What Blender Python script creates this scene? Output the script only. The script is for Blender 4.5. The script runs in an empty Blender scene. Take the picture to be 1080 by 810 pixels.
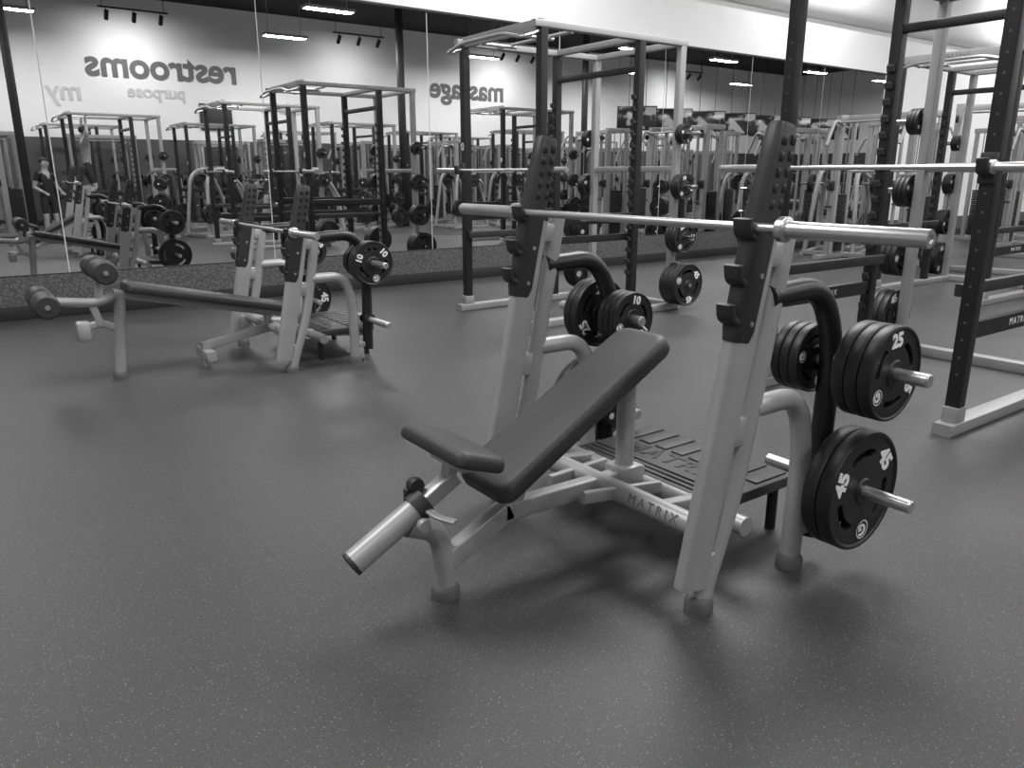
import bpy, bmesh, math, random
from mathutils import Vector, Matrix, Euler
random.seed(3)
V = Vector
R = math.radians
scene = bpy.context.scene

# ------------------------------------------------------------------ materials
def mat(name, g, rough=.5, metal=0.0, var=0.12, nscale=6.0, bump=None, spec=.5):
    m = bpy.data.materials.new(name); m.use_nodes = True
    nt = m.node_tree; b = nt.nodes['Principled BSDF']
    tc = nt.nodes.new('ShaderNodeTexCoord')
    n = nt.nodes.new('ShaderNodeTexNoise'); n.inputs['Scale'].default_value = nscale
    n.inputs['Detail'].default_value = 4
    nt.links.new(tc.outputs['Object'], n.inputs['Vector'])
    r = nt.nodes.new('ShaderNodeValToRGB')
    lo, hi = g*(1-var), min(1, g*(1+var))
    r.color_ramp.elements[0].color = (lo, lo, lo, 1); r.color_ramp.elements[0].position = .3
    r.color_ramp.elements[1].color = (hi, hi, hi, 1); r.color_ramp.elements[1].position = .7
    nt.links.new(n.outputs['Fac'], r.inputs['Fac'])
    nt.links.new(r.outputs['Color'], b.inputs['Base Color'])
    b.inputs['Roughness'].default_value = rough
    b.inputs['Metallic'].default_value = metal
    b.inputs['Specular IOR Level'].default_value = spec
    if bump:
        n2 = nt.nodes.new('ShaderNodeTexNoise'); n2.inputs['Scale'].default_value = bump[0]
        nt.links.new(tc.outputs['Object'], n2.inputs['Vector'])
        bp = nt.nodes.new('ShaderNodeBump'); bp.inputs['Strength'].default_value = bump[1]
        bp.inputs['Distance'].default_value = .002
        nt.links.new(n2.outputs['Fac'], bp.inputs['Height'])
        nt.links.new(bp.outputs['Normal'], b.inputs['Normal'])
    return m

M_SIL = mat('silver_powdercoat', .38, .40, .25, .05)
M_SIL2 = mat('light_steel', .33, .4, .2, .05)
M_BLK = mat('black_powdercoat', .013, .38)
M_PLA = mat('black_plastic', .026, .5, bump=(300, .2))
M_PLAT = mat('grey_platform_plastic', .060, .55, bump=(300, .2))
M_UPH = mat('black_vinyl', .036, .48, bump=(500, .35))
M_CHR = mat('chrome', .62, .18, 1.0, .04)
M_STL = mat('brushed_steel', .60, .33, .85, .06)
M_PLT = mat('black_rubber_plate', .012, .45, bump=(200, .2))
M_RUB = mat('grey_rubber_foot', .10, .7)
M_WHT = mat('white_lettering', .85, .6, 0, .02)
M_TXT = mat('grey_lettering', .13, .6, 0, .02)
M_TXT2 = mat('pale_lettering', .58, .6, 0, .02)
M_BADGE = mat('badge_lettering', .15, .5)
M_WALL = mat('white_wall_paint', .82, .7, 0, .02, 1.5, bump=(60, .1))
M_DARKBAND = mat('charcoal_dark_band', .07, .6, 0, .1)
M_CEIL = mat('black_ceiling_paint', .012, .9)
M_BASE = mat('black_baseboard', .02, .6)
M_SKIN = mat('skin', .42, .55)
M_HAIR = mat('hair', .02, .6)
M_SHIRT = mat('heather_shirt', .3, .9, 0, .15, 30)
M_SHORT = mat('dark_shorts', .03, .9)
M_SHOE = mat('shoe', .5, .6)
M_DARKSH = mat('dark_shirt', .03, .9)

def floor_mat():
    m = bpy.data.materials.new('speckled_rubber_floor'); m.use_nodes = True
    nt = m.node_tree; b = nt.nodes['Principled BSDF']; L = nt.links.new
    tc = nt.nodes.new('ShaderNodeTexCoord')
    big = nt.nodes.new('ShaderNodeTexNoise'); big.inputs['Scale'].default_value = .9; big.inputs['Detail'].default_value = 6
    L(tc.outputs['Object'], big.inputs['Vector'])
    r = nt.nodes.new('ShaderNodeValToRGB')
    r.color_ramp.elements[0].position = .3; r.color_ramp.elements[0].color = (.040,.040,.040,1)
    r.color_ramp.elements[1].position = .7; r.color_ramp.elements[1].color = (.054,.054,.054,1)
    L(big.outputs['Fac'], r.inputs['Fac'])
    fine = nt.nodes.new('ShaderNodeTexNoise'); fine.inputs['Scale'].default_value = 260; fine.inputs['Detail'].default_value = 3
    L(tc.outputs['Object'], fine.inputs['Vector'])
    mott = nt.nodes.new('ShaderNodeMix'); mott.data_type = 'RGBA'; mott.blend_type = 'MULTIPLY'; mott.inputs[0].default_value = 1
    mr = nt.nodes.new('ShaderNodeMapRange'); mr.inputs[1].default_value = .3; mr.inputs[2].default_value = .7; mr.inputs[3].default_value = .7; mr.inputs[4].default_value = 1.3
    L(fine.outputs['Fac'], mr.inputs[0]); L(r.outputs['Color'], mott.inputs[6]); L(mr.outputs[0], mott.inputs[7])
    col = mott.outputs[2]
    for sc, thr, dist, val in ((240, .62, .34, .11), (120, .86, .26, .19)):
        v = nt.nodes.new('ShaderNodeTexVoronoi'); v.inputs['Scale'].default_value = sc
        L(tc.outputs['Object'], v.inputs['Vector'])
        sx = nt.nodes.new('ShaderNodeSeparateColor'); L(v.outputs['Color'], sx.inputs['Color'])
        a = nt.nodes.new('ShaderNodeMath'); a.operation = 'GREATER_THAN'; a.inputs[1].default_value = thr
        L(sx.outputs[0], a.inputs[0])
        c = nt.nodes.new('ShaderNodeMath'); c.operation = 'LESS_THAN'; c.inputs[1].default_value = dist
        L(v.outputs['Distance'], c.inputs[0])
        d = nt.nodes.new('ShaderNodeMath'); d.operation = 'MULTIPLY'; L(a.outputs[0], d.inputs[0]); L(c.outputs[0], d.inputs[1])
        mx = nt.nodes.new('ShaderNodeMix'); mx.data_type = 'RGBA'
        L(d.outputs[0], mx.inputs[0]); L(col, mx.inputs[6]); mx.inputs[7].default_value = (val, val, val, 1)
        col = mx.outputs[2]
    sp = nt.nodes.new('ShaderNodeSeparateXYZ'); L(tc.outputs['Object'], sp.inputs[0])
    of = nt.nodes.new('ShaderNodeMath'); of.operation = 'ADD'; of.inputs[1].default_value = 15.5-.10
    L(sp.outputs[0], of.inputs[0])
    q = nt.nodes.new('ShaderNodeMath'); q.operation = 'PINGPONG'; q.inputs[1].default_value = 1.2
    L(of.outputs[0], q.inputs[0])
    q2 = nt.nodes.new('ShaderNodeMath'); q2.operation = 'LESS_THAN'; q2.inputs[1].default_value = .003
    L(q.outputs[0], q2.inputs[0])
    q3 = nt.nodes.new('ShaderNodeMath'); q3.operation = 'MULTIPLY'; q3.inputs[1].default_value = .22; L(q2.outputs[0], q3.inputs[0])
    mx = nt.nodes.new('ShaderNodeMix'); mx.data_type = 'RGBA'
    L(q3.outputs[0], mx.inputs[0]); L(col, mx.inputs[6]); mx.inputs[7].default_value = (.02,.02,.02,1); col = mx.outputs[2]
    L(col, b.inputs['Base Color'])
    rr = nt.nodes.new('ShaderNodeMapRange'); rr.inputs[3].default_value = .42; rr.inputs[4].default_value = .58
    L(big.outputs['Fac'], rr.inputs[0]); L(rr.outputs[0], b.inputs['Roughness'])
    bp = nt.nodes.new('ShaderNodeBump'); bp.inputs['Strength'].default_value = .3; bp.inputs['Distance'].default_value = .002
    L(fine.outputs['Fac'], bp.inputs['Height']); L(bp.outputs['Normal'], b.inputs['Normal'])
    return m
M_FLOOR = floor_mat()

def mirror_mat():
    m = bpy.data.materials.new('mirror_glass'); m.use_nodes = True
    b = m.node_tree.nodes['Principled BSDF']
    b.inputs['Metallic'].default_value = 1; b.inputs['Roughness'].default_value = .0
    b.inputs['Base Color'].default_value = (.84, .84, .84, 1)
    return m
M_MIR = mirror_mat()

def knurl_mat():
    m = bpy.data.materials.new('textured_wall_panel'); m.use_nodes = True
    nt = m.node_tree; b = nt.nodes['Principled BSDF']; L = nt.links.new
    tc = nt.nodes.new('ShaderNodeTexCoord'); v = nt.nodes.new('ShaderNodeTexVoronoi'); v.inputs['Scale'].default_value = 34
    L(tc.outputs['Object'], v.inputs['Vector'])
    r = nt.nodes.new('ShaderNodeValToRGB'); r.color_ramp.elements[0].color = (.20,.20,.20,1); r.color_ramp.elements[1].color = (.08,.08,.08,1)
    r.color_ramp.elements[1].position = .6
    L(v.outputs['Distance'], r.inputs['Fac']); L(r.outputs['Color'], b.inputs['Base Color'])
    b.inputs['Roughness'].default_value = .5
    return m
M_KNURL = knurl_mat()

def screen_mat():
    m = bpy.data.materials.new('tv_screen'); m.use_nodes = True
    nt = m.node_tree; b = nt.nodes['Principled BSDF']; L = nt.links.new
    tc = nt.nodes.new('ShaderNodeTexCoord'); n = nt.nodes.new('ShaderNodeTexNoise'); n.inputs['Scale'].default_value = 1.8
    L(tc.outputs['Object'], n.inputs['Vector'])
    r = nt.nodes.new('ShaderNodeValToRGB'); r.color_ramp.elements[0].position = .5; r.color_ramp.elements[1].position = .56
    r.color_ramp.elements[0].color = (.02,.02,.02,1); r.color_ramp.elements[1].color = (.6,.6,.6,1)
    L(n.outputs['Fac'], r.inputs['Fac'])
    b.inputs['Base Color'].default_value = (.01,.01,.01,1); b.inputs['Roughness'].default_value = .15
    L(r.outputs['Color'], b.inputs['Emission Color']); b.inputs['Emission Strength'].default_value = .5
    return m
M_SCR = screen_mat()

# ------------------------------------------------------------------ mesh tools
def link(o): scene.collection.objects.link(o)
def empty(name, loc=(0,0,0), rz=0):
    e = bpy.data.objects.new(name, None); e.location = loc; e.rotation_euler = (0,0,rz); e.empty_display_size = .1
    link(e); return e
def finish(bm, name, material, parent=None, loc=(0,0,0), ang=38):
    bmesh.ops.recalc_face_normals(bm, faces=bm.faces[:])
    me = bpy.data.meshes.new(name); bm.to_mesh(me); bm.free()
    for p in me.polygons: p.use_smooth = True
    me.set_sharp_from_angle(angle=R(ang))
    mats = material if isinstance(material, (list, tuple)) else [material]
    for mm in mats: me.materials.append(mm)
    o = bpy.data.objects.new(name, me); o.location = loc; link(o)
    if parent: o.parent = parent
    return o
def circ(r, n=20, r2=None):
    r2 = r2 or r
    return [(r*math.cos(2*math.pi*i/n), r2*math.sin(2*math.pi*i/n)) for i in range(n)]
def rrect(w, h, r=.01, n=3):
    r = min(r, w/2-1e-4, h/2-1e-4); out = []
    for cx, cy, a0 in ((w/2-r,h/2-r,0),(-w/2+r,h/2-r,90),(-w/2+r,-h/2+r,180),(w/2-r,-h/2+r,270)):
        for i in range(n+1):
            a = R(a0+90*i/n); out.append((cx+r*math.cos(a), cy+r*math.sin(a)))
    return out
def fillet(pts, r, n=7):
    pts = [V(p) for p in pts]; out = [pts[0]]
    for i in range(1, len(pts)-1):
        a, b, c = pts[i-1], pts[i], pts[i+1]
        d1 = (a-b); d2 = (c-b); rr = min(r, d1.length*.49, d2.length*.49)
        p0 = b+d1.normalized()*rr; p2 = b+d2.normalized()*rr
        for k in range(n+1):
            t = k/n; out.append(p0*(1-t)**2+b*2*t*(1-t)+p2*t*t)
    out.append(pts[-1]); return out
def sweep(bm, pts, prof, ref=(0,1,0), scale=None):
    pts = [V(p) for p in pts]; ref = V(ref); rings = []
    for i, p in enumerate(pts):
        if i == 0: t = pts[1]-p
        elif i == len(pts)-1: t = p-pts[i-1]
        else: t = (pts[i+1]-p).normalized()+(p-pts[i-1]).normalized()
        t.normalize(); s = (ref-t*ref.dot(t)).normalized(); n = t.cross(s)
        k = scale[i] if scale else 1
        rings.append([bm.verts.new(p+s*a*k+n*b*k) for a, b in prof])
    N = len(prof)
    for i in range(len(rings)-1):
        for j in range(N):
            bm.faces.new((rings[i][j], rings[i][(j+1)%N], rings[i+1][(j+1)%N], rings[i+1][j]))
    bm.faces.new(rings[0][::-1]); bm.faces.new(rings[-1])
def xz(pts, y): return [(a, y, b) for a, b in pts]
def autoref(a, b):
    d = (V(b)-V(a)).normalized()
    return (0,0,1) if abs(d.y) > .7 else (0,1,0)
def bar(bm, a, b, w, h=None, r=.008):
    """w = size along ref dir, h = other"""
    sweep(bm, [a, b], rrect(w, h or w, r), autoref(a, b))
def rod(bm, a, b, r, n=18): sweep(bm, [a, b], circ(r, n), autoref(a, b))
def lathe(bm, prof, origin=(0,0,0), axis='Y', n=32):
    o = V(origin); rings = []
    for r, h in prof:
        ring = []
        for i in range(n):
            a = 2*math.pi*i/n; c, s = max(r,1e-4)*math.cos(a), max(r,1e-4)*math.sin(a)
            if axis == 'Y': q = V((c, h, s))
            elif axis == 'X': q = V((h, c, s))
            else: q = V((c, s, h))
            ring.append(bm.verts.new(o+q))
        rings.append(ring)
    for i in range(len(rings)-1):
        for j in range(n):
            bm.faces.new((rings[i][j], rings[i][(j+1)%n], rings[i+1][(j+1)%n], rings[i+1][j]))
    bm.faces.new(rings[0][::-1]); bm.faces.new(rings[-1])
def box(bm, c, s, bev=.004, M=None):
    r = bmesh.ops.create_cube(bm, size=1); vs = r['verts']
    bmesh.ops.scale(bm, vec=s, verts=vs)
    if bev:
        es = list({e for v in vs for e in v.link_edges})
        g = bmesh.ops.bevel(bm, geom=es, offset=bev, segments=2, affect='EDGES', profile=.5)
        vs = list({v for f in g['faces'] for v in f.verts} | {v for v in vs if v.is_valid})
        seen = set(vs); st = list(vs)
        while st:
            v = st.pop()
            for e in v.link_edges:
                w = e.other_vert(v)
                if w not in seen: seen.add(w); st.append(w)
        vs = list(seen)
    if M: bmesh.ops.transform(bm, matrix=M, verts=vs)
    bmesh.ops.translate(bm, vec=c, verts=vs)
def pad(bm, L, W, T, cr, M, W2=None):
    """cushion, L along local x, W along y, T along z"""
    W2 = W2 or W; rings = []
    for ins, z in ((.03,-T/2),(.006,-T/2+.004),(0,-T/2+.014),(0,T/2-.024),(.005,T/2-.010),(.016,T/2-.002),(.03,T/2)):
        ring = []
        for x, y in rrect(L-2*ins, W-2*ins, cr, 6):
            k = 1+(W2/W-1)*(x/L+.5); ring.append(bm.verts.new(M @ V((x, y*k, z))))
        rings.append(ring)
    N = len(rings[0])
    for i in range(len(rings)-1):
        for j in range(N):
            bm.faces.new((rings[i][j], rings[i][(j+1)%N], rings[i+1][(j+1)%N], rings[i+1][j]))
    bm.faces.new(rings[0][::-1]); bm.faces.new(rings[-1])
def part(name, material, parent, fn, ang=38):
    bm = bmesh.new(); fn(bm); return finish(bm, name, material, parent, ang=ang)
_tc = {}
def text(name, s, size, material, parent, M, ext=.002, bold=0.0, spacing=1.0):
    key = (s, size, ext, bold, spacing)
    if key not in _tc:
        c = bpy.data.curves.new(name, 'FONT'); c.body = s; c.size = size; c.extrude = ext; c.offset = bold
        c.align_x = 'CENTER'; c.align_y = 'CENTER'; c.space_character = spacing; c.resolution_u = 4
        o = bpy.data.objects.new(name, c); link(o); bpy.context.view_layer.update()
        _tc[key] = bpy.data.meshes.new_from_object(o.evaluated_get(bpy.context.evaluated_depsgraph_get()))
        bpy.data.objects.remove(o); bpy.data.curves.remove(c)
    me = _tc[key].copy(); me.materials.clear(); me.materials.append(material)
    o = bpy.data.objects.new(name, me); link(o); o.matrix_local = M
    if parent: o.parent = parent; o.matrix_local = M
    return o
def basis(xa, ya, loc):
    xa, ya = V(xa).normalized(), V(ya).normalized(); za = xa.cross(ya)
    m = Matrix((xa, ya, za)).transposed().to_4x4(); m.translation = V(loc); return m
def dup(root, name, loc, rz=None):
    e = root.copy(); e.name = name; link(e); e.location = loc
    if rz is not None: e.rotation_euler = (0,0,rz)
    def rec(src, dst):
        for ch in [c for c in bpy.data.objects if c.parent == src]:
            k = ch.copy(); link(k); k.parent = dst; k.matrix_parent_inverse = ch.matrix_parent_inverse.copy(); rec(ch, k)
    rec(root, e); return e

# ------------------------------------------------------------------ plates / barbell
_pm = {}
def plate_mesh(rad, th):
    key = (rad, th)
    if key in _pm: return _pm[key]
    c = bpy.data.curves.new('pl', 'CURVE'); c.dimensions = '2D'; c.fill_mode = 'BOTH'
    def spl(pts):
        s = c.splines.new('POLY'); s.points.add(len(pts)-1); s.use_cyclic_u = True
        for p, q in zip(s.points, pts): p.co = (q[0], q[1], 0, 1)
    spl(circ(rad*.97, 64)); spl(circ(.0265, 24))
    for k in range(3):
        a0 = R(90+120*k); pts = []; sp = R(24); ri, ro = rad*.56, rad*.72; w = (ro-ri)/2; rm = (ri+ro)/2
        for i in range(9): a = a0-sp+2*sp*i/8; pts.append((ro*math.cos(a), ro*math.sin(a)))
        for i in range(1, 6):
            t = math.pi*i/6; a = a0+sp; cx, cy = rm*math.cos(a), rm*math.sin(a)
            pts.append((cx+w*math.cos(a+t), cy+w*math.sin(a+t)))
        for i in range(9): a = a0+sp-2*sp*i/8; pts.append((ri*math.cos(a), ri*math.sin(a)))
        for i in range(1, 6):
            t = math.pi*i/6; a = a0-sp; cx, cy = rm*math.cos(a), rm*math.sin(a)
            pts.append((cx-w*math.cos(a+t), cy-w*math.sin(a+t)))
        spl(pts)
    c.extrude = th*.32; c.bevel_depth = .003; c.bevel_resolution = 1
    o = bpy.data.objects.new('pl', c); link(o); bpy.context.view_layer.update()
    me = bpy.data.meshes.new_from_object(o.evaluated_get(bpy.context.evaluated_depsgraph_get()))
    bpy.data.objects.remove(o)
    bm = bmesh.new(); bm.from_mesh(me)
    h = th/2; ro = rad
    def ring(prof, n=64):
        rs = [[bm.verts.new((r*math.cos(2*math.pi*i/n), r*math.sin(2*math.pi*i/n), z)) for i in range(n)] for r, z in prof]
        for i in range(len(rs)):
            a, b = rs[i], rs[(i+1) % len(rs)]
            for j in range(n): bm.faces.new((a[j], a[(j+1)%n], b[(j+1)%n], b[j]))
    ring([(ro*.90,-h*.6),(ro*.925,-h*.90),(ro*.95,-h),(ro*.985,-h*.93),(ro,-h*.66),(ro,h*.66),(ro*.985,h*.93),(ro*.95,h),(ro*.925,h*.90),(ro*.90,h*.6)])
    ring([(.0262,-h*1.0),(.046,-h*1.0),(.055,-h*.6),(.055,h*.6),(.046,h*1.0),(.0262,h*1.0)], 32)
    bmesh.ops.rotate(bm, verts=bm.verts[:], matrix=Matrix.Rotation(R(90), 3, 'X'))
    me2 = bpy.data.meshes.new('weight_plate'); bm.to_mesh(me2); bm.free()
    for p in me2.polygons: p.use_smooth = True
    me2.set_sharp_from_angle(angle=R(35)); me2.materials.append(M_PLT)
    _pm[key] = me2; return me2
SPEC = {'45': (.225, .055), '25': (.168, .046), '10': (.130, .036), '5': (.10, .028)}
def plate(kind, loc, parent=None, rot=0.0, label=True, name='weight_plate', lab=None, rad=None):
    rd, th = SPEC[kind]; rd = rad or rd
    o = bpy.data.objects.new(name, plate_mesh(rd, th)); link(o); o.location = loc
    o.rotation_euler = (0, rot, 0)
    if parent: o.parent = parent
    if label:
        yy = -th*.32-.0042
        for a in (30, 150):
            ca, sa = math.cos(R(a)), math.sin(R(a)); q = rd*.70
            M = basis(V((sa, 0, -ca)), V((ca, 0, sa)), (q*ca, yy, q*sa))
            text('number', lab or kind, rd*.40, M_WHT, o, M, .0012, rd*.016)
        M = basis(V((-1,0,0)), V((0,0,-1)), (0, yy, -rd*.70))
        text('emblem', 'G', rd*.28, M_WHT, o, M, .001, .002)
        def rg(bm):
            n = 24; r0, r1 = rd*.145, rd*.165
            a = [bm.verts.new((r0*math.cos(2*math.pi*i/n), yy-.001, -rd*.70+r0*math.sin(2*math.pi*i/n))) for i in range(n)]
            b = [bm.verts.new((r1*math.cos(2*math.pi*i/n), yy-.001, -rd*.70+r1*math.sin(2*math.pi*i/n))) for i in range(n)]
            for i in range(n): bm.faces.new((a[i], a[(i+1)%n], b[(i+1)%n], b[i]))
        part('emblem_ring', M_WHT, o, rg)
    return o
def barbell(loc, rot=0):
    e = empty('barbell', loc, rot)
    def f(bm): rod(bm, (0,-.66,0), (0,.66,0), .0145)
    part('shaft', M_STL, e, f)
    def g(bm):
        for s in (-1, 1):
            pr = [(.014,.0),(.034,.0),(.038,.004),(.038,.026),(.034,.03),(.0255,.032),(.0255,.055),(.025,.06),(.025,.44),(.0235,.445),(.012,.445),(.010,.441)]
            lathe(bm, [(r, s*(.655+h)) for r, h in pr], (0,0,0), 'Y', 28)
    part('sleeves', M_STL, e, g)
    return e

# ------------------------------------------------------------------ benches
def build_bench(name, loc, decline=False):
    e = empty(name, loc)
    T = 1.37 if decline else 1.60; zb = 1.05 if decline else 1.30
    xm = lambda z: .589+.2015*z
    W = .585
    def posts(bm):
        for s in (-1, 1):
            y = s*W
            sweep(bm, [(xm(.10), y, .10), (xm(zb-.04), y, zb-.04)], rrect(.062, .125, .028, 5))
    part('uprights', M_SIL, e, posts)
    def tubes(bm):
        for s in (-1, 1):
            y = s*W
            o = .132
            sweep(bm, fillet(xz([(.665,.0),(.69,.10),(xm(.42)+o,.42),(xm(zb-.035)+o-.01, zb-.035)], y), .12), circ(.036))
            sweep(bm, fillet(xz([(.86,.69),(1.13,.69),(1.19,.46),(1.18,.0)], y), .15, 9), circ(.038))
            bar(bm, (xm(.16), y, .16), (.74, y, .2), .05, .05)
            bar(bm, (1.18, y, .14), (1.30, y, .14), .04, .04)
            box(bm, (xm(zb-.06)+.07, y, zb-.10), (.10,.05,.08), .01)
            box(bm, (xm(.62)+.07, y, .62), (.08,.045,.10), .01)
    part('side_tubes', M_SIL, e, tubes)
    def feet(bm):
        for s in (-1, 1):
            lathe(bm, [(.050,0),(.050,.03),(.043,.045),(.037,.05)], (.665,s*W,0), 'Z', 24)
            lathe(bm, [(.050,0),(.050,.035),(.042,.05),(.039,.055)], (1.18,s*W,0), 'Z', 24)
        fx = -.42 if decline else 0
        lathe(bm, [(.052,0),(.052,.03),(.044,.045),(.038,.05)], (fx,0,0), 'Z', 24)
    part('rubber_feet', M_RUB, e, feet)
    def storage(bm):
        for s in (-1, 1):
            y = s*W; zt = 1.06 if not decline else .99
            sweep(bm, fillet(xz([(.90,zt),(1.20,zt+.015),(1.315,.86),(1.300,.10)], y), .20, 12), circ(.040))
    part('storage_posts', M_BLK, e, storage)
    def horns(bm):
        for s in (-1, 1):
            for z in (.79, .34):
                lathe(bm, [(.024, s*.60),(.024, s*.945),(.020, s*.95),(.010, s*.95)], (1.305,0,z), 'Y', 20)
                lathe(bm, [(.024, s*.565),(.024, s*.37),(.020, s*.365),(.01, s*.365)], (1.305,0,z), 'Y', 20)
    part('storage_horns', M_STL, e, horns)
    def collars(bm):
        for s in (-1, 1):
            for z in (.79, .34):
                lathe(bm, [(.045, s*.622),(.045, s*.640),(.03,s*.642)], (1.305,0,z), 'Y', 20)
                lathe(bm, [(.045, s*.548),(.045, s*.538),(.03,s*.536)], (1.305,0,z), 'Y', 20)
    part('horn_collars', M_BLK, e, collars)
    z0 = zb-.37
    def hooks(bm):
        for s in (-1, 1):
            y = s*W; d = -.022
            sweep(bm, [(xm(z0)+d, y, z0), (xm(z0+.04)+d, y, z0+.04), (xm(zb)+d, y, zb),(xm(T-.10)+d+.01, y, T-.10), (xm(T-.015)+d+.012,y,T-.015),(xm(T)+d+.012, y, T)],
                  rrect(.078, .112, .03, 5), scale=[.8, .95, 1, .95, .86, .7])
            for k, z in enumerate((zb, zb-.14, zb-.26)):
                xp = xm(z)-.055
                sweep(bm, fillet(xz([(xp+.03, z-.055),(xp-.020, z-.042),(xp-.045, z-.028),(xp-.052, z+.018)], y), .018, 5), rrect(.066, .024, .008))
    part('bar_hooks', M_PLA, e, hooks)
    def slots(bm):
        for s in (-1, 1):
            for yy in (-1, 1):
                y = s*W+yy*.0385
                for z in (zb-.31, zb-.16, zb-.02):
                    lathe(bm, [(.009, -.002),(.009,.002)], (xm(z)-.01, y, z), 'Y', 12)
    part('hook_bolts', M_STL, e, slots)
    def slot2(bm):
        Mx = Matrix.Rotation(R(11.4), 4, 'Y')
        for s in (-1, 1):
            y = s*W
            for k in range(5 if T-zb > .2 else 3):
                z = T-.05-.048*k
                for q in (-1,1):
                    box(bm, (xm(z)-.012+q*.022, y, z), (.022, .081, .030), .004, Mx)
    part('hook_grooves', M_BLK, e, slot2)
    def base(bm):
        rod(bm, (.72,-W+.02,.26), (.72,W-.02,.26), .042)
        rod(bm, (.95,-W+.04,.21), (.95,W-.04,.21), .036)
        for s in (-1, 1):
            bar(bm, (.72, s*(W-.06), .26), (.80, s*(W-.01), .34), .04, .04)
            bar(bm, (.72, s*.30, .25), (1.42, s*.30, .17), .05, .05)
            box(bm, (.70, s*(W-.045), .215), (.10,.035,.11), .01)
        if not decline:
            bar(bm, (.01,0,.14), (.27,0,.265), .06, .075)
            bar(bm, (.25,0,.26), (.95,0,.25), .06, .07)
            for s in (-1,1): bar(bm, (.55,s*.10,.27), (.90,s*.16,.25), .03, .05)
        else:
            bar(bm, (.20,0,.16), (.74,0,.26), .06, .07)
            bar(bm, (.20,-.16,.10), (.20,.16,.10), .07, .07)
            bar(bm, (.20,0,.0), (.20,0,.19), .06, .06)
    part('base_frame', M_SIL, e, base)
    M = basis((0,-1,0), (.35,0,.94), (.681, -.33, .275))
    text('lettering', 'MATRIX', .05, M_BADGE, e, M, .001, .0, 1.5)
    def plat(bm):
        box(bm, (1.20,0,.225), (.50,.80,.05), .012)
        for i in range(8):
            y = -.343+.098*i
            box(bm, (1.33,y,.2525), (.20,.066,.01), .003)
        for k in range(3):
            box(bm, (.985+.035*k, 0, .2525), (.018, .74, .01), .003)
    part('spotter_platform', M_PLAT, e, plat)
    def pfeet(bm):
        for sx in (1.0, 1.40):
            for s in (-1, 1): rod(bm, (sx, s*.34, 0), (sx, s*.34, .21), .022)
    part('platform_legs', M_BLK, e, pfeet)
    M = basis((0,-1,0), (1,0,0), (1.155, 0, .2515))
    text('platform_lettering', 'MATRIX', .14, M_BLK, e, M, .001, .003, 1.15)
    if not decline:
        a, b = V((.150,0,.372)), V((.965,0,.825)); ang = math.atan2(b.z-a.z, b.x-a.x)
        Mp = Matrix.Translation((a+b)/2) @ Matrix.Rotation(-ang, 4, 'Y')
        part('back_pad', M_UPH, e, lambda bm: pad(bm, (b-a).length, .30, .075, .055, Mp, .27))
        Ms = Matrix.Translation((.035,-.005,.555)) @ Matrix.Rotation(R(19), 4, 'Y')
        part('seat_pad', M_UPH, e, lambda bm: pad(bm, .20, .41, .058, .04, Ms))
        n = V((-math.sin(ang), 0, math.cos(ang)))
        def rail(bm):
            p, q = a+(b-a)*.13-n*.06, a+(b-a)*.92-n*.06
            bar(bm, p, q, .07, .045)
            rod(bm, (.86,0,.25), (.86,0,.72), .038)
            bar(bm, (.30,0,.28), (.36,0,.44), .05, .05)
            box(bm, (.86,0,.27), (.12,.12,.08), .015)
        part('pad_rail', M_SIL, e, rail)
        def ft(bm):
            sweep(bm, fillet([(-.14,0,.31),(-.02,0,.26),(.0,0,.10),(.0,0,.02)], .12), circ(.038))
            sweep(bm, [(-.345,0,.235),(-.075,0,.382)], circ(.043, 28))
        part('front_leg', M_SIL, e, ft)
        d = (V((-.075,0,.382))-V((-.345,0,.235))).normalized()
        def cap(bm):
            o = V((-.345,0,.235)); sweep(bm, [o-d*.006, o+d*.004], circ(.044, 28)); 
            sweep(bm, [V((-.115,0,.360)), V((-.072,0,.3835))], circ(.052, 28))
            lathe(bm, [(.0,-.02),(.026,-.018),(.030,0),(.026,.018),(.0,.02)], (-.09,.03,.435), 'Y', 20)
            box(bm, (-.10,.045,.40), (.05,.03,.05), .010)
        part('tube_collar', M_PLA, e, cap)
        def capin(bm):
            o = V((-.345,0,.235)); sweep(bm, [o-d*.008, o-d*.0055], circ(.036, 28))
        part('tube_cap', M_RUB, e, capin)
        def sp(bm):
            sweep(bm, [(-.075,0,.382),(.045,0,.449)], rrect(.056,.056,.008))
            bar(bm, (.035,-.10,.508), (.035,.10,.508), .03, .05)
            bar(bm, (.02,0,.43), (.03,0,.50), .05, .04)
        part('seat_post', M_STL, e, sp)
        def lev(bm):
            sweep(bm, fillet([(-.085,-.04,.37),(-.085,-.10,.365),(-.05,-.16,.36)], .03), rrect(.012,.03,.005), (0,0,1))
            lathe(bm, [(.0,-.015),(.022,-.012),(.026,0),(.022,.012),(.0,.015)], (-.12,-.075,.335), 'Y', 20)
        part('adjust_lever', M_SIL2, e, lev)
    else:
        a, b = V((-.33,0,.67)), V((.86,0,.40)); ang = math.atan2(b.z-a.z, b.x-a.x)
        Mp = Matrix.Translation((a+b)/2) @ Matrix.Rotation(-ang, 4, 'Y')
        part('back_pad', M_UPH, e, lambda bm: pad(bm, (b-a).length, .29, .07, .055, Mp, .27))
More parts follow.
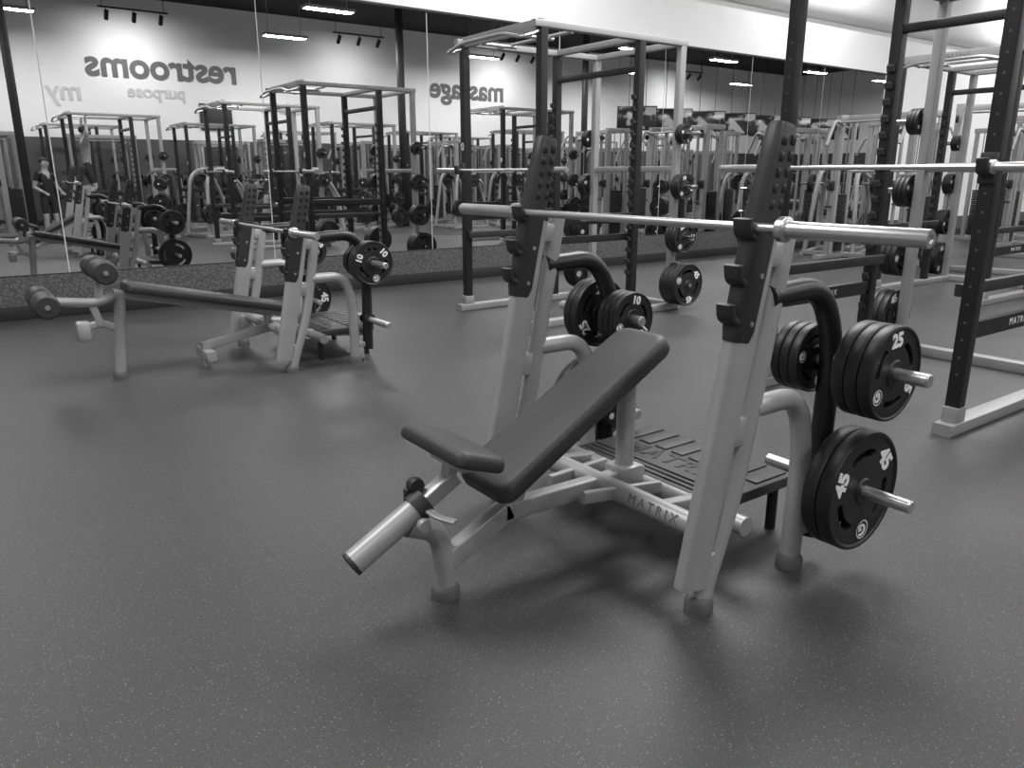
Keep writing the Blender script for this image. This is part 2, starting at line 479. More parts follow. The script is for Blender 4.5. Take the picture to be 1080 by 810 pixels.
        def rail(bm):
            bar(bm, (-.40,0,.62), (.80,0,.355), .07, .055)
            sweep(bm, fillet([(-.36,0,.60),(-.38,0,.40),(-.42,0,.0)], .1), circ(.040))
            rod(bm, (.70,0,.25), (.70,0,.38), .032)
            sweep(bm, fillet([(-.36,0,.62),(-.50,0,.56),(-.84,0,.60)], .08), circ(.034))
            bar(bm, (-.50,0,.56), (-.47,0,.80), .05, .05)
            sweep(bm, fillet([(-.39,0,.36),(-.50,0,.42),(-.64,0,.38)], .05), rrect(.03,.05,.008))
            bar(bm, (-.50,0,.40), (-.55,0,.57), .04, .05)
            box(bm, (-.62,0,.37), (.09,.12,.14), .02)
        part('pad_rail', M_SIL, e, rail)
        def rol(bm):
            for x, z, h in ((-.47,.80,.30),(-.84,.60,.30)):
                for s in (-1, 1):
                    pr = [(.010,.03),(.068,.03),(.080,.045),(.082,h*.6),(.080,h-.01),(.068,h),(.010,h)]
                    lathe(bm, [(r, s*q) for r, q in pr], (x,0,z), 'Y', 28)
        part('foam_rollers', M_UPH, e, rol)
        def ax(bm):
            for x, z in ((-.47,.80),(-.84,.60)):
                rod(bm, (x,-.315,z), (x,.315,z), .016)
        part('roller_axles', M_STL, e, ax)
    return e

IB = (1.244, 2.115, 0)
bench1 = build_bench('incline_weight_bench', IB)
bench2 = build_bench('decline_weight_bench', (1.31, 6.14, 0), True)
def at(o, x, y, z): return (o[0]+x, o[1]+y, z)
barbell(at(IB, .770, -.045, 1.291))
DB = (1.31, 6.14, 0)
barbell(at(DB, .722, 0, 1.041))
def stack(org, kind, n, y0, sgn, z, gap=.002, lab=None, rad=None, rots=None):
    th = SPEC[kind][1]
    for i in range(n):
        y = y0+sgn*(th/2+i*(th+gap))
        plate(kind, at(org, 1.305, y, z), rot=(rots[i] if rots else random.uniform(0, 2)), lab=lab, rad=rad)
stack(IB, '25', 3, -.693, -1, .79, rots=[.5,.9,R(55)])
stack(IB, '45', 2, -.668, -1, .34, rots=[.7,R(-8)])
stack(IB, '10', 3, -.535, 1, .79, rots=[R(100),.2,.7])
stack(IB, '25', 2, .645, 1, .79, rots=[R(-60),.3])
stack(IB, '10', 3, .535, -1, .79, rots=[1.2,.2,R(70)])
stack(IB, '45', 2, .645, 1, .34)
stack(IB, '5', 2, .535, -1, .34)
stack(DB, '25', 2, -.645, -1, .79, lab='10', rots=[.6,R(-10)])
stack(DB, '10', 2, -.535, 1, .79)
stack(DB, '25', 2, .645, 1, .79)
stack(DB, '45', 1, .645, 1, .34)
stack(DB, '10', 2, .535, -1, .79)

# ------------------------------------------------------------------ racks
def build_rack(name, loc, side_z=.6, bar_z=1.5):
    e = empty(name, loc); H = 2.70; W = .64; D1 = 1.22; D2 = 1.86
    def up(bm):
        for s in (-1, 1):
            for x in (0, D1): bar(bm, (x, s*W, .06), (x, s*W, H), .08, .08, .006)
            bar(bm, (0, s*W, side_z), (D1, s*W, side_z), .05, .10, .006)
        bar(bm, (D1, -W, 2.45), (D1, W, 2.45), .06, .06)
    part('uprights', M_BLK, e, up)
    def notches(bm):
        for s in (-1, 1):
            for i in range(16):
                z = .45+.115*i
                box(bm, (D1-.055, s*W, z), (.045, .05, .03), .006)
                box(bm, (D1-.073, s*W, z+.02), (.014, .05, .03), .004)
    part('hook_catches', M_PLA, e, notches)
    def holes(bm):
        for s in (-1, 1):
            for i in range(20):
                z = .35+.1*i
                lathe(bm, [(.007,-.0412),(.007,.0412)], (0, s*W, z), 'X', 10)
    part('adjustment_holes', M_RUB, e, holes)
    def sil(bm):
        for s in (-1, 1):
            bar(bm, (-.12, s*W, .035), (D2+.05, s*W, .035), .11, .07, .008)
            bar(bm, (-.10, s*W, H+.03), (D2, s*W, H+.03), .07, .06)
            bar(bm, (D2-.05, s*W, .05), (D2-.05, s*W, H), .075, .075)
            box(bm, (0, s*W, .11), (.11,.09,.10), .01)
        bar(bm, (D2, -W, .04), (D2, W, .04), .08, .10)
        bar(bm, (D2-.05, -W, 1.5), (D2-.05, W, 1.5), .06, .06)
        bar(bm, (D2-.05, -W, H+.03), (D2-.05, W, H+.03), .06, .06)
        bar(bm, (D1, -W, H+.03), (D1, W, H+.03), .06, .07)
        bar(bm, (0, -W, H+.03), (0, W, H+.03), .10, .05)
    part('silver_frame', M_SIL2, e, sil)
    def pull(bm):
        sweep(bm, fillet([(-.03,-W,H-.03),(-.22,-W,H-.10),(-.22,-.35,H-.03),(-.22,.35,H-.03),(-.22,W,H-.10),(-.03,W,H-.03)], .10), circ(.017), (1,0,.3))
        rod(bm, (.35,-W,H), (.35,W,H), .017)
        for s in (-1, 1): rod(bm, (-.03, s*.30, H-.02), (.40, s*.30, H-.02), .017)
    part('pull_up_bars', M_STL, e, pull)
    def hk(bm):
        for s in (-1, 1):
            z = bar_z
            box(bm, (-.053, s*W, z-.02), (.03,.085,.16), .008)
            sweep(bm, fillet(xz([(-.05,z-.05),(-.115,z-.035),(-.125,z+.03)], s*W), .015, 4), rrect(.06,.03,.006))
            bar(bm, (-.02, s*(W-.068), .82), (D1+.02, s*(W-.068), .82), .04, .07)
    part('bar_hooks', M_PLA, e, hk)
    def horns(bm):
        for s in (-1, 1):
            for z in (.30, .80, 1.32, 1.85):
                lathe(bm, [(.024, s*(W+.03)),(.024, s*(W+.30)),(.01, s*(W+.302))], (D2-.05,0,z), 'Y', 16)
    part('storage_horns', M_CHR, e, horns)
    i = 0
    for s in (-1, 1):
        for z, k, n in ((.30,'45',4),(.80,'25',3),(1.32,'10',3),(1.85,'5',3)):
            th = SPEC[k][1]
            for j in range(n):
                i += 1
                plate(k, (D2-.05, s*(W+.05+th/2+j*(th+.002)), z), e, random.uniform(0,2), label=(j == (n-1 if s < 0 else 0)), name='plate_%d' % i)
    for s, yy in ((-1, -W-.026), (1, W-.026)):
        text('lettering', 'MATRIX', .06, M_WHT, e, basis((1,0,0),(0,0,1),(D1/2, yy, side_z)), .001, 0, 1.3)
    text('lettering', 'MATRIX', .06, M_TXT, e, basis((0,-1,0),(0,0,1),(-.053, 0, H+.03)), .001, 0, 1.3)
    # height number tag on the front face of one post
    text('tag', '0', .11, M_WHT, e, basis((0,-1,0),(0,0,1),(-.041, W, 1.72)), .001, .002)
    return e
rackB = build_rack('power_rack', (4.56, 2.57, 0), .60, 1.50)
rackC = build_rack('power_rack', (4.56, 6.46, 0), 1.02, 1.50)
barbell((4.485, 2.57, 1.486)); barbell((4.485, 6.46, 1.486))

# ------------------------------------------------------------------ cable machines
def build_cable(name, loc, rz=0):
    e = empty(name, loc, rz)
    def fr(bm):
        for s in (-1, 1):
            bar(bm, (0, s*.75, .05), (0, s*.75, 2.35), .09, .12)
            bar(bm, (.45, s*.75, .05), (.45, s*.75, 2.35), .06, .08)
            bar(bm, (-.35, s*.75, .04), (.65, s*.75, .04), .09, .08)
            bar(bm, (-.05, s*.75, 2.36), (.50, s*.75, 2.36), .10, .10)
            rod(bm, (-.10, s*.62, .1), (-.10, s*.62, 2.3), .03)
            sweep(bm, fillet([(0,s*.62,2.2),(-.35,s*.62,2.32),(-.55,s*.62,1.9)], .1), circ(.028))
        bar(bm, (.22, -.75, 2.36), (.22, .75, 2.36), .10, .10)
        bar(bm, (.45, -.75, .05), (.45, .75, .05), .08, .08)
        rod(bm, (-.2,-.6,2.28), (-.2,.6,2.28), .018)
    part('frame', M_SIL2, e, fr)
    def rods(bm):
        for s in (-1, 1):
            for x in (.15, .30): rod(bm, (x, s*.75, .08), (x, s*.75, 2.32), .012)
    part('guide_rods', M_CHR, e, rods)
    def stk(bm):
        for s in (-1, 1):
            for i in range(22): box(bm, (.225, s*.75, .14+.045*i), (.26,.11,.040), .004)
    part('weight_stacks', M_BLK, e, stk)
    def pul(bm):
        for s in (-1, 1):
            for z in (.35, 1.25, 2.2):
                lathe(bm, [(.05,-.012),(.055,-.012),(.045,0),(.055,.012),(.05,.012)], (-.15,s*.75,z), 'Y', 20)
            box(bm, (-.08, s*.75, 1.25), (.06,.12,.16), .01)
            sweep(bm, [(-.15, s*.72, 1.2),(-.15, s*.72, .9)], circ(.006, 8))
            rod(bm, (-.15, s*.72-.06, .9), (-.15, s*.72+.06, .9), .016)
    part('pulleys', M_PLA, e, pul)
    return e
cab = build_cable('cable_machine', (12.2, 4.9, 0), R(15))

def build_row(name, loc, rz=0):
    """plate loaded chest press with bent tube frame"""
    e = empty(name, loc, rz)
    def fr(bm):
        for s in (-1, 1):
            sweep(bm, fillet([(-.55,s*.45,.04),(-.45,s*.42,.95),(.0,s*.32,1.62),(.45,s*.32,1.45),(.62,s*.42,.04)], .35, 9), circ(.042))
            sweep(bm, fillet([(.05,s*.34,1.50),(-.28,s*.55,1.25),(-.50,s*.42,.85)], .15), circ(.028), (1,0,0))
            bar(bm, (-.60,s*.45,.03), (.70,s*.45,.03), .08, .06)
        bar(bm, (.62,-.45,.05), (.62,.45,.05), .08, .08); bar(bm, (-.55,-.45,.05), (-.55,.45,.05), .08, .08)
        bar(bm, (-.02,-.32,1.58), (-.02,.32,1.58), .08, .06)
        bar(bm, (.0,0,.05), (.0,0,.45), .08, .08); bar(bm, (-.55,0,.05), (.62,0,.05), .08, .08)
        bar(bm, (.22,0,.05), (.28,0,1.25), .08, .06)
    part('frame', M_SIL2, e, fr)
    def pd(bm):
        pad(bm, .40,.36,.08,.05, Matrix.Translation((-.02,0,.50)))
        pad(bm, .75,.32,.08,.05, Matrix.Translation((.20,0,.92)) @ Matrix.Rotation(R(-82),4,'Y'))
    part('seat_pads', M_UPH, e, pd)
    def hn(bm):
        for s in (-1, 1):
            lathe(bm, [(.024, s*.33),(.024, s*.75),(.01, s*.755)], (.02,0,1.28), 'Y', 16)
            lathe(bm, [(.024, s*.45),(.024, s*.75),(.01, s*.755)], (.60,0,.55), 'Y', 16)
    part('weight_horns', M_CHR, e, hn)
    i = 0
    for s in (-1, 1):
        for (x, z, k, n) in ((.02,1.28,'25',2),(.60,.55,'45',2)):
            for j in range(n):
                i += 1; th = SPEC[k][1]
                plate(k, (x, s*(.50+th/2+j*(th+.002)), z), e, random.uniform(0,2), label=False, name='plate_%d' % i)
    return e
def build_tree(name, loc, rz=0):
    e = empty(name, loc, rz)
    def fr(bm):
        bar(bm, (0,0,.05), (0,0,1.35), .08, .08)
        bar(bm, (-.3,0,.04), (.3,0,.04), .07, .07); bar(bm, (0,-.3,.04), (0,.3,.04), .07, .07)
    part('frame', M_SIL2, e, fr)
    def hn(bm):
        for z in (.40,.85,1.22): lathe(bm, [(.01,-.32),(.024,-.315),(.024,.315),(.01,.32)], (0,0,z), 'Y', 16)
    part('horns', M_CHR, e, hn)
    i = 0
    for s in (-1, 1):
        for z, k, n in ((.40,'45',3),(.85,'25',3),(1.22,'10',3)):
            for j in range(n):
                i += 1; th = SPEC[k][1]
                plate(k, (0, s*(.06+th/2+j*(th+.002)), z), e, random.uniform(0,2), label=(j == n-1 and s < 0), name='plate_%d' % i)
    return e
row = build_row('chest_press_machine', (5.45, -1.0, 0), R(160))
tree = build_tree('plate_tree', (4.15, -.75, 0), R(20))

# --- equipment across the gym floor (behind the photographer, seen in the mirror)
dup(rackC, 'power_rack', (2.60, -2.1, 0))
b3 = dup(bench1, 'incline_weight_bench', (6.15, -2.4, 0)); barbell((6.15+.77, -2.4, 1.291))
dup(rackC, 'power_rack', (8.6, -1.9, 0)); barbell((8.525, -1.9, 1.486))
dup(rackC, 'power_rack', (14.6, -1.9, 0)); barbell((14.525, -1.9, 1.486))
dup(rackC, 'power_rack', (20.5, -1.9, 0))
dup(rackB, 'power_rack', (9.5, 4.55, 0)); barbell((9.425, 4.55, 1.486))
dup(bench2, 'decline_weight_bench', (17.6, -1.9, 0))
for x, y, a in ((12.6,7.1,0),(15.2,7.9,90),(15.0,5.6,0),(17.6,6.3,0),(19.5,7.9,90),(22.5,6.9,0),(14.9,3.9,60),
                (12.4,-2.0,0),(18.5,-4.4,90),
                (-1.0,-3.9,90),(1.3,-4.3,0),(3.6,-4.5,90),(8.5,-4.5,90),(10.6,-4.4,0),(15.6,-4.4,0),(21.2,-4.4,0),(24.6,-4.2,90),(27,-4.2,0),
                (.9,-7.0,90),(7.4,-7.2,90),(13.7,-7.2,90),(19.9,-7.1,90)):
    dup(cab, 'cable_machine', (x, y, 0), R(a))
for x, y in ((5.6,-4.5),(12.3,-4.6),(2.6,-6.8),(9.0,-6.8),(15.2,-6.8),(21.6,-6.8)):
    dup(rackC, 'power_rack', (x, y, 0))
for x, y, a in ((7.75,-.35,200),(11.9,-.2,170),(13.6,-.2,190),(5.5,-6.5,90),(12.0,-6.5,90),(18.1,-6.6,90),(13.6,8.3,200),(-.9,-6.3,90)):
    dup(row, 'chest_press_machine', (x, y, 0), R(a))
for x, y in ((.6,-2.7),(9.1,-.5),(11.35,-3.0),(-.4,-5.2),(6.7,-5.9),(13.4,-3.1),(11.0,8.2),(16.6,-.7)):
    dup(tree, 'plate_tree', (x, y, 0), R(random.uniform(0, 60)))

def build_treadmill(name, loc, rz=0):
    e = empty(name, loc, rz)
    def deck(bm):
        box(bm, (0,0,.13), (1.75,.80,.14), .03)
        box(bm, (.78,0,.24), (.34,.72,.16), .05)
    part('deck', M_PLA, e, deck)
    part('belt', M_BLK, e, lambda bm: box(bm, (-.12,0,.2), (1.35,.5,.02), .006))
    def ups(bm):
        for s in (-1, 1):
            sweep(bm, fillet([(.72,s*.37,.12),(.52,s*.37,1.12),(.60,s*.36,1.30)], .1), rrect(.05,.09,.015))
            sweep(bm, fillet([(.52,s*.37,1.05),(.25,s*.37,1.02),(.0,s*.37,.92)], .08), circ(.022))
    part('handrails', M_SIL2, e, ups)
    def con(bm): box(bm, (.60,0,1.32), (.08,.78,.36), .02, Matrix.Rotation(R(20),4,'Y'))
    part('console', M_PLA, e, con)
    part('console_screen', M_SCR, e, lambda bm: box(bm, (.553,0,1.34), (.01,.42,.24), .002, Matrix.Rotation(R(20),4,'Y')))
    return e
tr = build_treadmill('treadmill', (25.5, 3.2, 0), R(180))
for i in range(1, 6): dup(tr, 'treadmill', (25.5, 3.2+1.05*i, 0), R(180))
for i in range(7): dup(tr, 'treadmill', (30.0, -2.4+1.05*i, 0), R(180))

def build_tv(name, loc, rz):
    e = empty(name, loc, rz)
    part('housing', M_BLK, e, lambda bm: box(bm, (0,0,0), (.07,1.45,.85), .012))
    part('screen', M_SCR, e, lambda bm: box(bm, (-.037,0,.01), (.006,1.37,.75), .001))
    def br(bm):
        for s in (-1, 1): rod(bm, (.0, s*.3, .38), (.0, s*.3, 3.0), .012)
    part('ceiling_poles', M_BLK, e, br)
    return e
tv = build_tv('television', (21.0, -2.6, 3.40), R(-55))
for i in range(1, 8): dup(tv, 'television', (21.0+1.9*i, -2.6, 3.40), R(-55))

def build_dbrack(name, loc, rz=0):
    e = empty(name, loc, rz)
    def fr(bm):
        for s in (-1, 1):
            bar(bm, (s*1.1, -.25, .03), (s*1.1, .30, .03), .08, .06)
            bar(bm, (s*1.1, .22, .05), (s*1.1, -.05, 1.0), .08, .06)
        for y, z in ((-.0,.95),(.10,.60),(.18,.25)):
            for dy in (-.09,.09):
                bar(bm, (-1.1, y+dy, z+dy*-.3), (1.1, y+dy, z+dy*-.3), .04, .04)
    part('frame', M_SIL2, e, fr)
    def db(bm):
        for y, z in ((-.0,1.03),(.10,.68),(.18,.33)):
            for i in range(10):
                x = -.97+.215*i
                for s in (-1, 1):
                    lathe(bm, [(.03, s*.05),(.062, s*.055),(.065, s*.13),(.05, s*.14)], (x,y,z), 'Y', 12)
                lathe(bm, [(.016,-.06),(.016,.06)], (x,y,z), 'Y', 8)
    part('dumbbells', M_PLT, e, db)
    return e
dbr = build_dbrack('dumbbell_rack', (-3.6,-3.1,0))
# ------------------------------------------------------------------ people
def skin_mesh(verts, edges, radii, name):
    me = bpy.data.meshes.new(name); me.from_pydata([tuple(v) for v in verts], edges, [])
    o = bpy.data.objects.new(name, me); link(o)
    m = o.modifiers.new('s', 'SKIN'); m.use_smooth_shade = True
    sk = me.skin_vertices[0].data
    for i, r in enumerate(radii):
        sk[i].radius = r if isinstance(r, tuple) else (r, r)
        sk[i].use_root = (i == 0)
    o.modifiers.new('b', 'SUBSURF').levels = 2
    bpy.context.view_layer.update()
    out = bpy.data.meshes.new_from_object(o.evaluated_get(bpy.context.evaluated_depsgraph_get()))
    bpy.data.objects.remove(o); return out
def build_person(name, loc, rz, J, shirt, shorts):
    """J: joints dict in local coordinates, person faces +x"""
    e = empty(name, loc, rz)
    P = []; E = []; Rr = []; idx = {}
    def add(n, p, r, par=None):
        idx[n] = len(P); P.append(V(p)); Rr.append(r)
        if par: E.append((idx[par], idx[n]))
    add('pelvis', J['pelvis'], (.15,.11))
    add('waist', J['waist'], (.135,.10), 'pelvis'); add('chest', J['chest'], (.17,.115), 'waist')
    add('neck', J['neck'], .058, 'chest'); add('skull', J['head']-V((0,0,.06)), .062, 'neck')
    add('head', J['head']+V((.01,0,.02)), (.082,.098), 'skull'); add('crown', J['head']+V((-.005,0,.095)), .055, 'head')
    for s, k in ((-1,'r'),(1,'l')):
        add('sh'+k, J['sh'+k], .070, 'chest'); add('ua'+k, (J['sh'+k]+J['el'+k])/2, .053, 'sh'+k); add('el'+k, J['el'+k], .042, 'ua'+k)
        add('fa'+k, J['el'+k]*.65+J['wr'+k]*.35, .043, 'el'+k); add('wr'+k, J['wr'+k], .027, 'fa'+k)
        add('palm'+k, J['wr'+k]+(J['wr'+k]-J['el'+k]).normalized()*.07, (.042,.018), 'wr'+k)
        add('hip'+k, J['hip'+k], .095, 'pelvis'); add('th'+k, (J['hip'+k]+J['kn'+k])/2, .080, 'hip'+k); add('kn'+k, J['kn'+k], .056, 'th'+k)
        add('ca'+k, J['kn'+k]*.68+J['an'+k]*.32, .058, 'kn'+k); add('an'+k, J['an'+k], .036, 'ca'+k)
        add('toe'+k, J['toe'+k], (.045,.030), 'an'+k)
    me = skin_mesh(P, E, Rr, 'body')
    for m in (M_SKIN, shirt, shorts, M_SHOE): me.materials.append(m)
    bones = [(idx_a, idx_b) for idx_a, idx_b in E]; names = {v: k for k, v in idx.items()}
    for poly in me.polygons:
        c = poly.center; best = None
        for a, b in bones:
            pa, pb = P[a], P[b]; d = pb-pa; t = max(0, min(1, (c-pa).dot(d)/max(d.length_squared,1e-6))); dd = (c-(pa+d*t)).length
            if best is None or dd < best[0]: best = (dd, names[b], t)
        n = best[1]
        if n in ('waist','chest') or n[:2] in ('sh','ua'): mi = 1
        elif n[:3] == 'hip' or n[:2] == 'th' or (n[:2] == 'kn' and best[2] < .5): mi = 2
        elif n[:3] == 'toe': mi = 3
        else: mi = 0
        poly.material_index = mi; poly.use_smooth = True
    o = bpy.data.objects.new('body', me); link(o); o.parent = e
    h = J['head']
    def hair(bm):
        bmesh.ops.create_uvsphere(bm, u_segments=20, v_segments=14, radius=1)
        for v in list(bm.verts):
            if v.co.x > .35 and v.co.z < .35 or v.co.z < -.45: bm.verts.remove(v)
        for v in bm.verts: v.co = h+V((-.012+v.co.x*.105, v.co.y*.088, .035+v.co.z*.105))
    part('hair', M_HAIR, e, hair)
    def face(bm):
        sweep(bm, [h+V((.092,0,.03)), h+V((.112,0,-.005)), h+V((.095,0,-.015))], circ(.012, 8), (0,1,0))
        for s in (-1, 1):
            lathe(bm, [(.004,-.008),(.02,-.005),(.022,.003),(.006,.006)], h+V((0, s*.088, .0)), 'Y', 10)
    part('nose_and_ears', M_SKIN, e, face)
    def eyes(bm):
        for s in (-1, 1):
            lathe(bm, [(.002,-.006),(.011,-.003),(.011,.003),(.002,.006)], h+V((.09, s*.032, .025)), 'X', 10)
        sweep(bm, [h+V((.093,-.022,-.045)), h+V((.098,0,-.047)), h+V((.093,.022,-.045))], circ(.005, 6), (0,0,1))
    part('eyes_and_mouth', M_HAIR, e, eyes)
    for k, s in (('r',-1),('l',1)):
        w = J['wr'+k]; d = (w-J['el'+k]).normalized(); pl = w+d*.085
        side = V((0,1,0)) if abs(d.y) < .8 else V((1,0,0)); side = (side-d*side.dot(d)).normalized()
        cu = J.get('curl', V((1,0,0))); cu = (cu-d*cu.dot(d)).normalized()
        for i, L in enumerate((.070,.078,.072,.058)):
            b = pl+side*(-.030+.020*i); g = J.get('grip', .4)
            p1 = b+d*L*.45; p2 = p1+(d*(1-g)+cu*g)*L*.35; p3 = p2+(d*(1-g*2)+cu*g)*L*.3
            m2 = skin_mesh([b-d*.02, p1, p2, p3], [(0,1),(1,2),(2,3)], [.0095,.009,.0085,.007], 'finger'); m2.materials.append(M_SKIN)
            f = bpy.data.objects.new('finger_%s_%d' % (k, i+1), m2); link(f); f.parent = e
        b = w+d*.03; th = -s*side
        m2 = skin_mesh([b, b+th*.04+d*.02+cu*.01, b+th*.052+d*.05+cu*.022], [(0,1),(1,2)], [.013,.011,.008], 'thumb'); m2.materials.append(M_SKIN)
        f = bpy.data.objects.new('thumb_%s' % k, m2); link(f); f.parent = e
    return e
J = dict(pelvis=V((-.02,0,1.62)), waist=V((0,0,1.78)), chest=V((0,0,2.02)), neck=V((0,0,2.24)), head=V((.02,0,2.38)),
  shr=V((0,-.19,2.16)), shl=V((0,.19,2.16)), elr=V((.02,-.36,2.33)), ell=V((.02,.36,2.33)), wrr=V((.03,-.31,2.58)), wrl=V((.03,.31,2.58)),
  hipr=V((-.02,-.10,1.55)), hipl=V((-.02,.10,1.55)), knr=V((.12,-.11,1.16)), knl=V((.10,.11,1.15)), anr=V((-.22,-.10,.93)), anl=V((-.24,.10,.90)),
  toer=V((-.32,-.10,.80)), toel=V((-.34,.10,.77)), grip=.7, curl=V((1,0,0)))
build_person('man_doing_pull_ups', (2.60+.31, -2.1, 0), 0, J, M_SHIRT, M_SHORT)
J2 = dict(pelvis=V((0,0,.95)), waist=V((0,0,1.10)), chest=V((.02,0,1.32)), neck=V((.02,0,1.52)), head=V((.05,0,1.66)),
  shr=V((.02,-.19,1.44)), shl=V((.02,.19,1.44)), elr=V((-.02,-.27,1.16)), ell=V((-.02,.27,1.16)), wrr=V((.20,-.22,1.06)), wrl=V((.20,.22,1.06)),
  hipr=V((0,-.10,.90)), hipl=V((0,.10,.90)), knr=V((.03,-.12,.49)), knl=V((.03,.12,.49)), anr=V((-.02,-.13,.09)), anl=V((-.02,.13,.09)),
  toer=V((.14,-.15,.032)), toel=V((.14,.15,.032)), grip=.5, curl=V((0,0,-1)))
build_person('woman_standing', (2.0, -1.95, 0), R(60), J2, M_DARKSH, M_SHORT)

# ------------------------------------------------------------------ room shell
def slab(name, c, s, m, bev=0): 
    bm = bmesh.new(); box(bm, (0,0,0), s, bev); return finish(bm, name, m, None, c)
X0, X1, Y0, Y1, HC = -7.0, 38.0, -8.0, 9.3, 6.45
cx, sx, cy, sy = (X0+X1)/2, X1-X0, (Y0+Y1)/2, Y1-Y0
slab('floor', (cx, cy, -.1), (sx+.4, sy+.4, .2), M_FLOOR)
slab('ceiling', (cx, cy, HC+.1), (sx+.4, sy+.4, .2), M_CEIL)
slab('wall_back', (cx, Y1+.1, HC/2), (sx+.4, .2, HC), M_WALL)
slab('wall_front', (cx, Y0-.1, HC/2), (sx+.4, .2, HC), M_WALL)
slab('wall_left', (X0-.1, cy, HC/2), (.2, sy, HC), M_WALL)
slab('wall_right', (X1+.1, cy, HC/2), (.2, sy, HC), M_WALL)
slab('trim_1', (cx, Y1-.012, .29), (sx, .024, .30), M_KNURL)
slab('baseboard_back', (cx, Y1-.02, .07), (sx, .04, .14), M_BASE, .006)
slab('baseboard_front', (cx, Y0+.02, .07), (sx, .04, .14), M_BASE, .006)
slab('trim_2', (4.7, Y1-.015, 3.455), (23.4, .03, .03), M_BASE, .004)
slab('trim_3', (4.7, Y1-.012, .445), (23.4, .024, .014), M_BASE, .003)
slab('dark_band_front', (cx, Y0+.01, 1.3), (sx, .02, 2.35), M_DARKBAND)  # added dark band, stands in for the darkness behind the machines
slab('dark_band_right', (X1-.01, cy, 1.3), (.02, sy, 2.35), M_DARKBAND)
seams = [-5.6+2.2*i for i in range(11)]
for a in seams[:-1]:
    slab('mirror', (a+1.1, Y1-.006, 1.945), (2.188, .008, 2.985), M_MIR)
bm = bmesh.new()
prof = [(Y1-.001,4.25),(Y1-.10,4.26),(Y1-.22,4.33),(Y1-.30,4.45),(Y1-.34,4.65),(Y1-.34,HC-.001),(Y1-.001,HC-.001)]
va = [bm.verts.new((X0,y,z)) for y, z in prof]; vb = [bm.verts.new((X1,y,z)) for y, z in prof]
for i in range(len(prof)): bm.faces.new((va[i], va[(i+1)%len(prof)], vb[(i+1)%len(prof)], vb[i]))
bm.faces.new(va[::-1]); bm.faces.new(vb)
finish(bm, 'trim_4', M_WALL, None)
for cxx in (1.6, 10.75, 19.0): slab('support_column', (cxx, -1.4 if cxx < 12 else -3.2, HC/2), (.16,.16,HC), M_BLK, .008)
def walltext(s, x, z, size, m, bold=.0):
    text('wall_lettering', s, size, m, None, basis((-1,0,0),(0,0,1),(x, Y0+.012, z)), .01, bold)
walltext('restrooms', 6.2, 4.55, 1.03, M_TXT, .028)
walltext('massage', 17.2, 4.55, 1.03, M_TXT, .028)
walltext('purpose', 5.9, 3.85, .5, M_TXT2, .01)
walltext('team.', 9.9, 3.62, .75, M_TXT2, .012)
walltext('my', 3.4, 3.75, .75, M_TXT2, .012)
slab('wall_sign', (7.6, Y0+.03, 3.20), (1.0, .05, .8), M_PLA, .01)
def door(n, x, w=1.0, h=2.1):
    e = empty('door_%d' % n, (x, Y0+.02, 0))
    part('leaf', M_PLA, e, lambda bm: box(bm, (0,.03,h/2), (w,.05,h-.01), .005))
    def fr(bm):
        for s in (-1,1): box(bm, (s*(w/2+.04),.03,h/2), (.08,.06,h), .004)
        box(bm, (0,.03,h+.04), (w+.16,.06,.08), .004)
    part('frame', M_SIL2, e, fr)
    part('handle', M_CHR, e, lambda bm: rod(bm, (w*.38,.09,1.0), (w*.38,.09,1.15), .012))
door(1, 7.8, 1.4, 2.3); door(2, 9.6); door(3, 16.6)
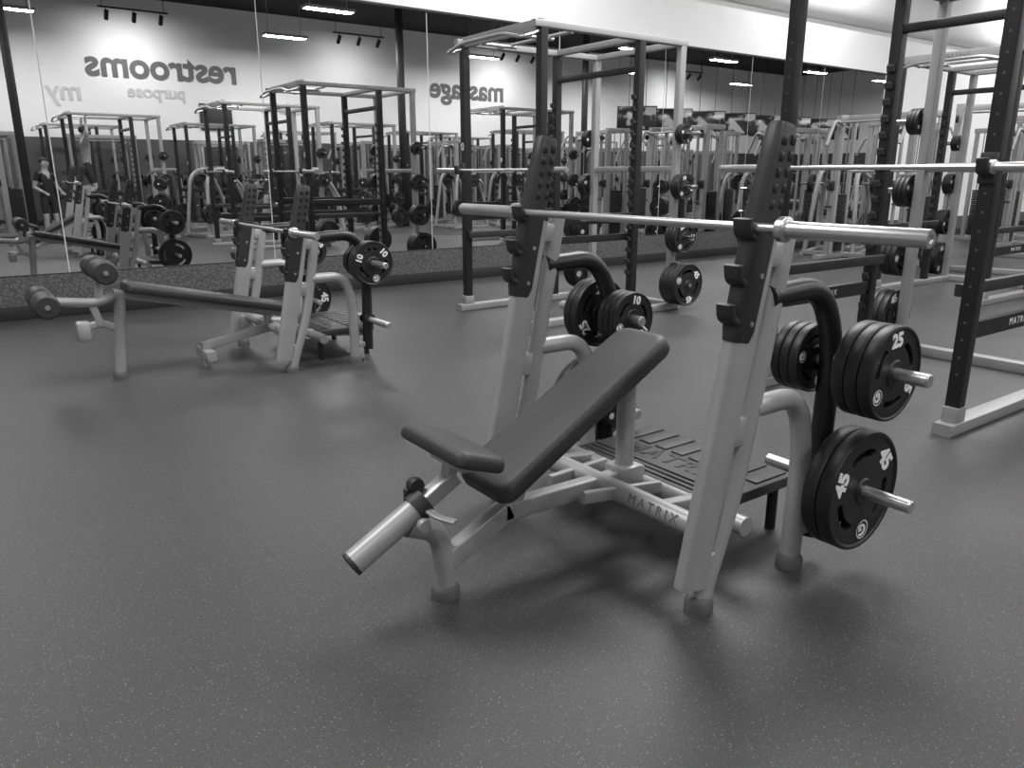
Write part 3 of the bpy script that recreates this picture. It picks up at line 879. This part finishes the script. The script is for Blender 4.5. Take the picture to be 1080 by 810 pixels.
# ------------------------------------------------------------------ lights
def fixture(x, y, power, sx=1.22, sy_=.28):
    e = empty('ceiling_light', (x, y, 5.32))
    def hs(bm):
        box(bm, (0,0,.05), (sx+.08,sy_+.06,.07), .01)
        for s in (-1,1): rod(bm, (s*.4*sx,0,.08), (s*.4*sx,0,HC-5.32), .008, 8)
    part('housing', M_SIL2, e, hs)
    l = bpy.data.lights.new('tube_lamp', 'AREA'); l.shape = 'RECTANGLE'; l.size = sx; l.size_y = sy_; l.energy = power
    lo = bpy.data.objects.new('tube_lamp', l); link(lo); lo.parent = e; lo.location = (0,0,.008)
for x in (-1.9, 3.3, 8.5, 14.2, 19, 23.4, 29, 34): fixture(x, -.8, 100)
for x in (-.5, 5.6, 11.5, 17.5, 24, 31): fixture(x, 4.4, 350 if x == 5.6 else 250, 2.9, 2.4)
for x in (2, 9, 16, 23, 30): fixture(x, -5.2, 170)
def track(x, y, power, rz=0, tilt=-35):
    e = empty('track_light', (x, y, 5.6), rz)
    def fr(bm):
        bar(bm, (-.9,0,.25), (.9,0,.25), .05, .05)
        for s in (-.8,.8): rod(bm, (s,0,.25), (s,0,HC-5.6), .01, 8)
        for s in (-.7,0,.7):
            rod(bm, (s,0,.22), (s,-.02,.08), .012, 8)
            sweep(bm, [(s,.08,.14),(s,-.10,-.04)], circ(.06, 16), (1,0,0))
    part('track_and_heads', M_BLK, e, fr)
    l = bpy.data.lights.new('wash_lamp', 'AREA'); l.shape = 'RECTANGLE'; l.size = 1.5; l.size_y = .10; l.energy = power; l.spread = R(160)
    lo = bpy.data.objects.new('wash_lamp', l); link(lo); lo.parent = e; lo.location = (0,-.11,-.06)
    lo.rotation_euler = (R(tilt),0,0)
for x, pw in ((5.2, 42), (12.0, 24), (18.5, 42), (28,30)): track(x, Y0+1.5, pw)
for x in (6.5, 13.5, 21.0, 29.0): track(x, Y1-1.9, 70, R(180), -60)  # added unseen washers that brighten the wall above the mirror

w = bpy.data.worlds.new('world'); scene.world = w; w.use_nodes = True
w.node_tree.nodes['Background'].inputs[0].default_value = (.5,.5,.5,1)
w.node_tree.nodes['Background'].inputs[1].default_value = .3

# ------------------------------------------------------------------ camera
cam = bpy.data.cameras.new('camera'); co = bpy.data.objects.new('camera', cam); link(co)
cam.sensor_fit = 'HORIZONTAL'; cam.sensor_width = 36; cam.lens = 36*810/1080
cam.clip_start = .05; cam.clip_end = 100
p = R(15.3); fwd = V((math.cos(R(54))*math.cos(p), math.sin(R(54))*math.cos(p), -math.sin(p)))
co.location = (0,0,1.45); co.rotation_euler = fwd.to_track_quat('-Z', 'Y').to_euler()
scene.camera = co
scene.view_settings.view_transform = 'Standard'
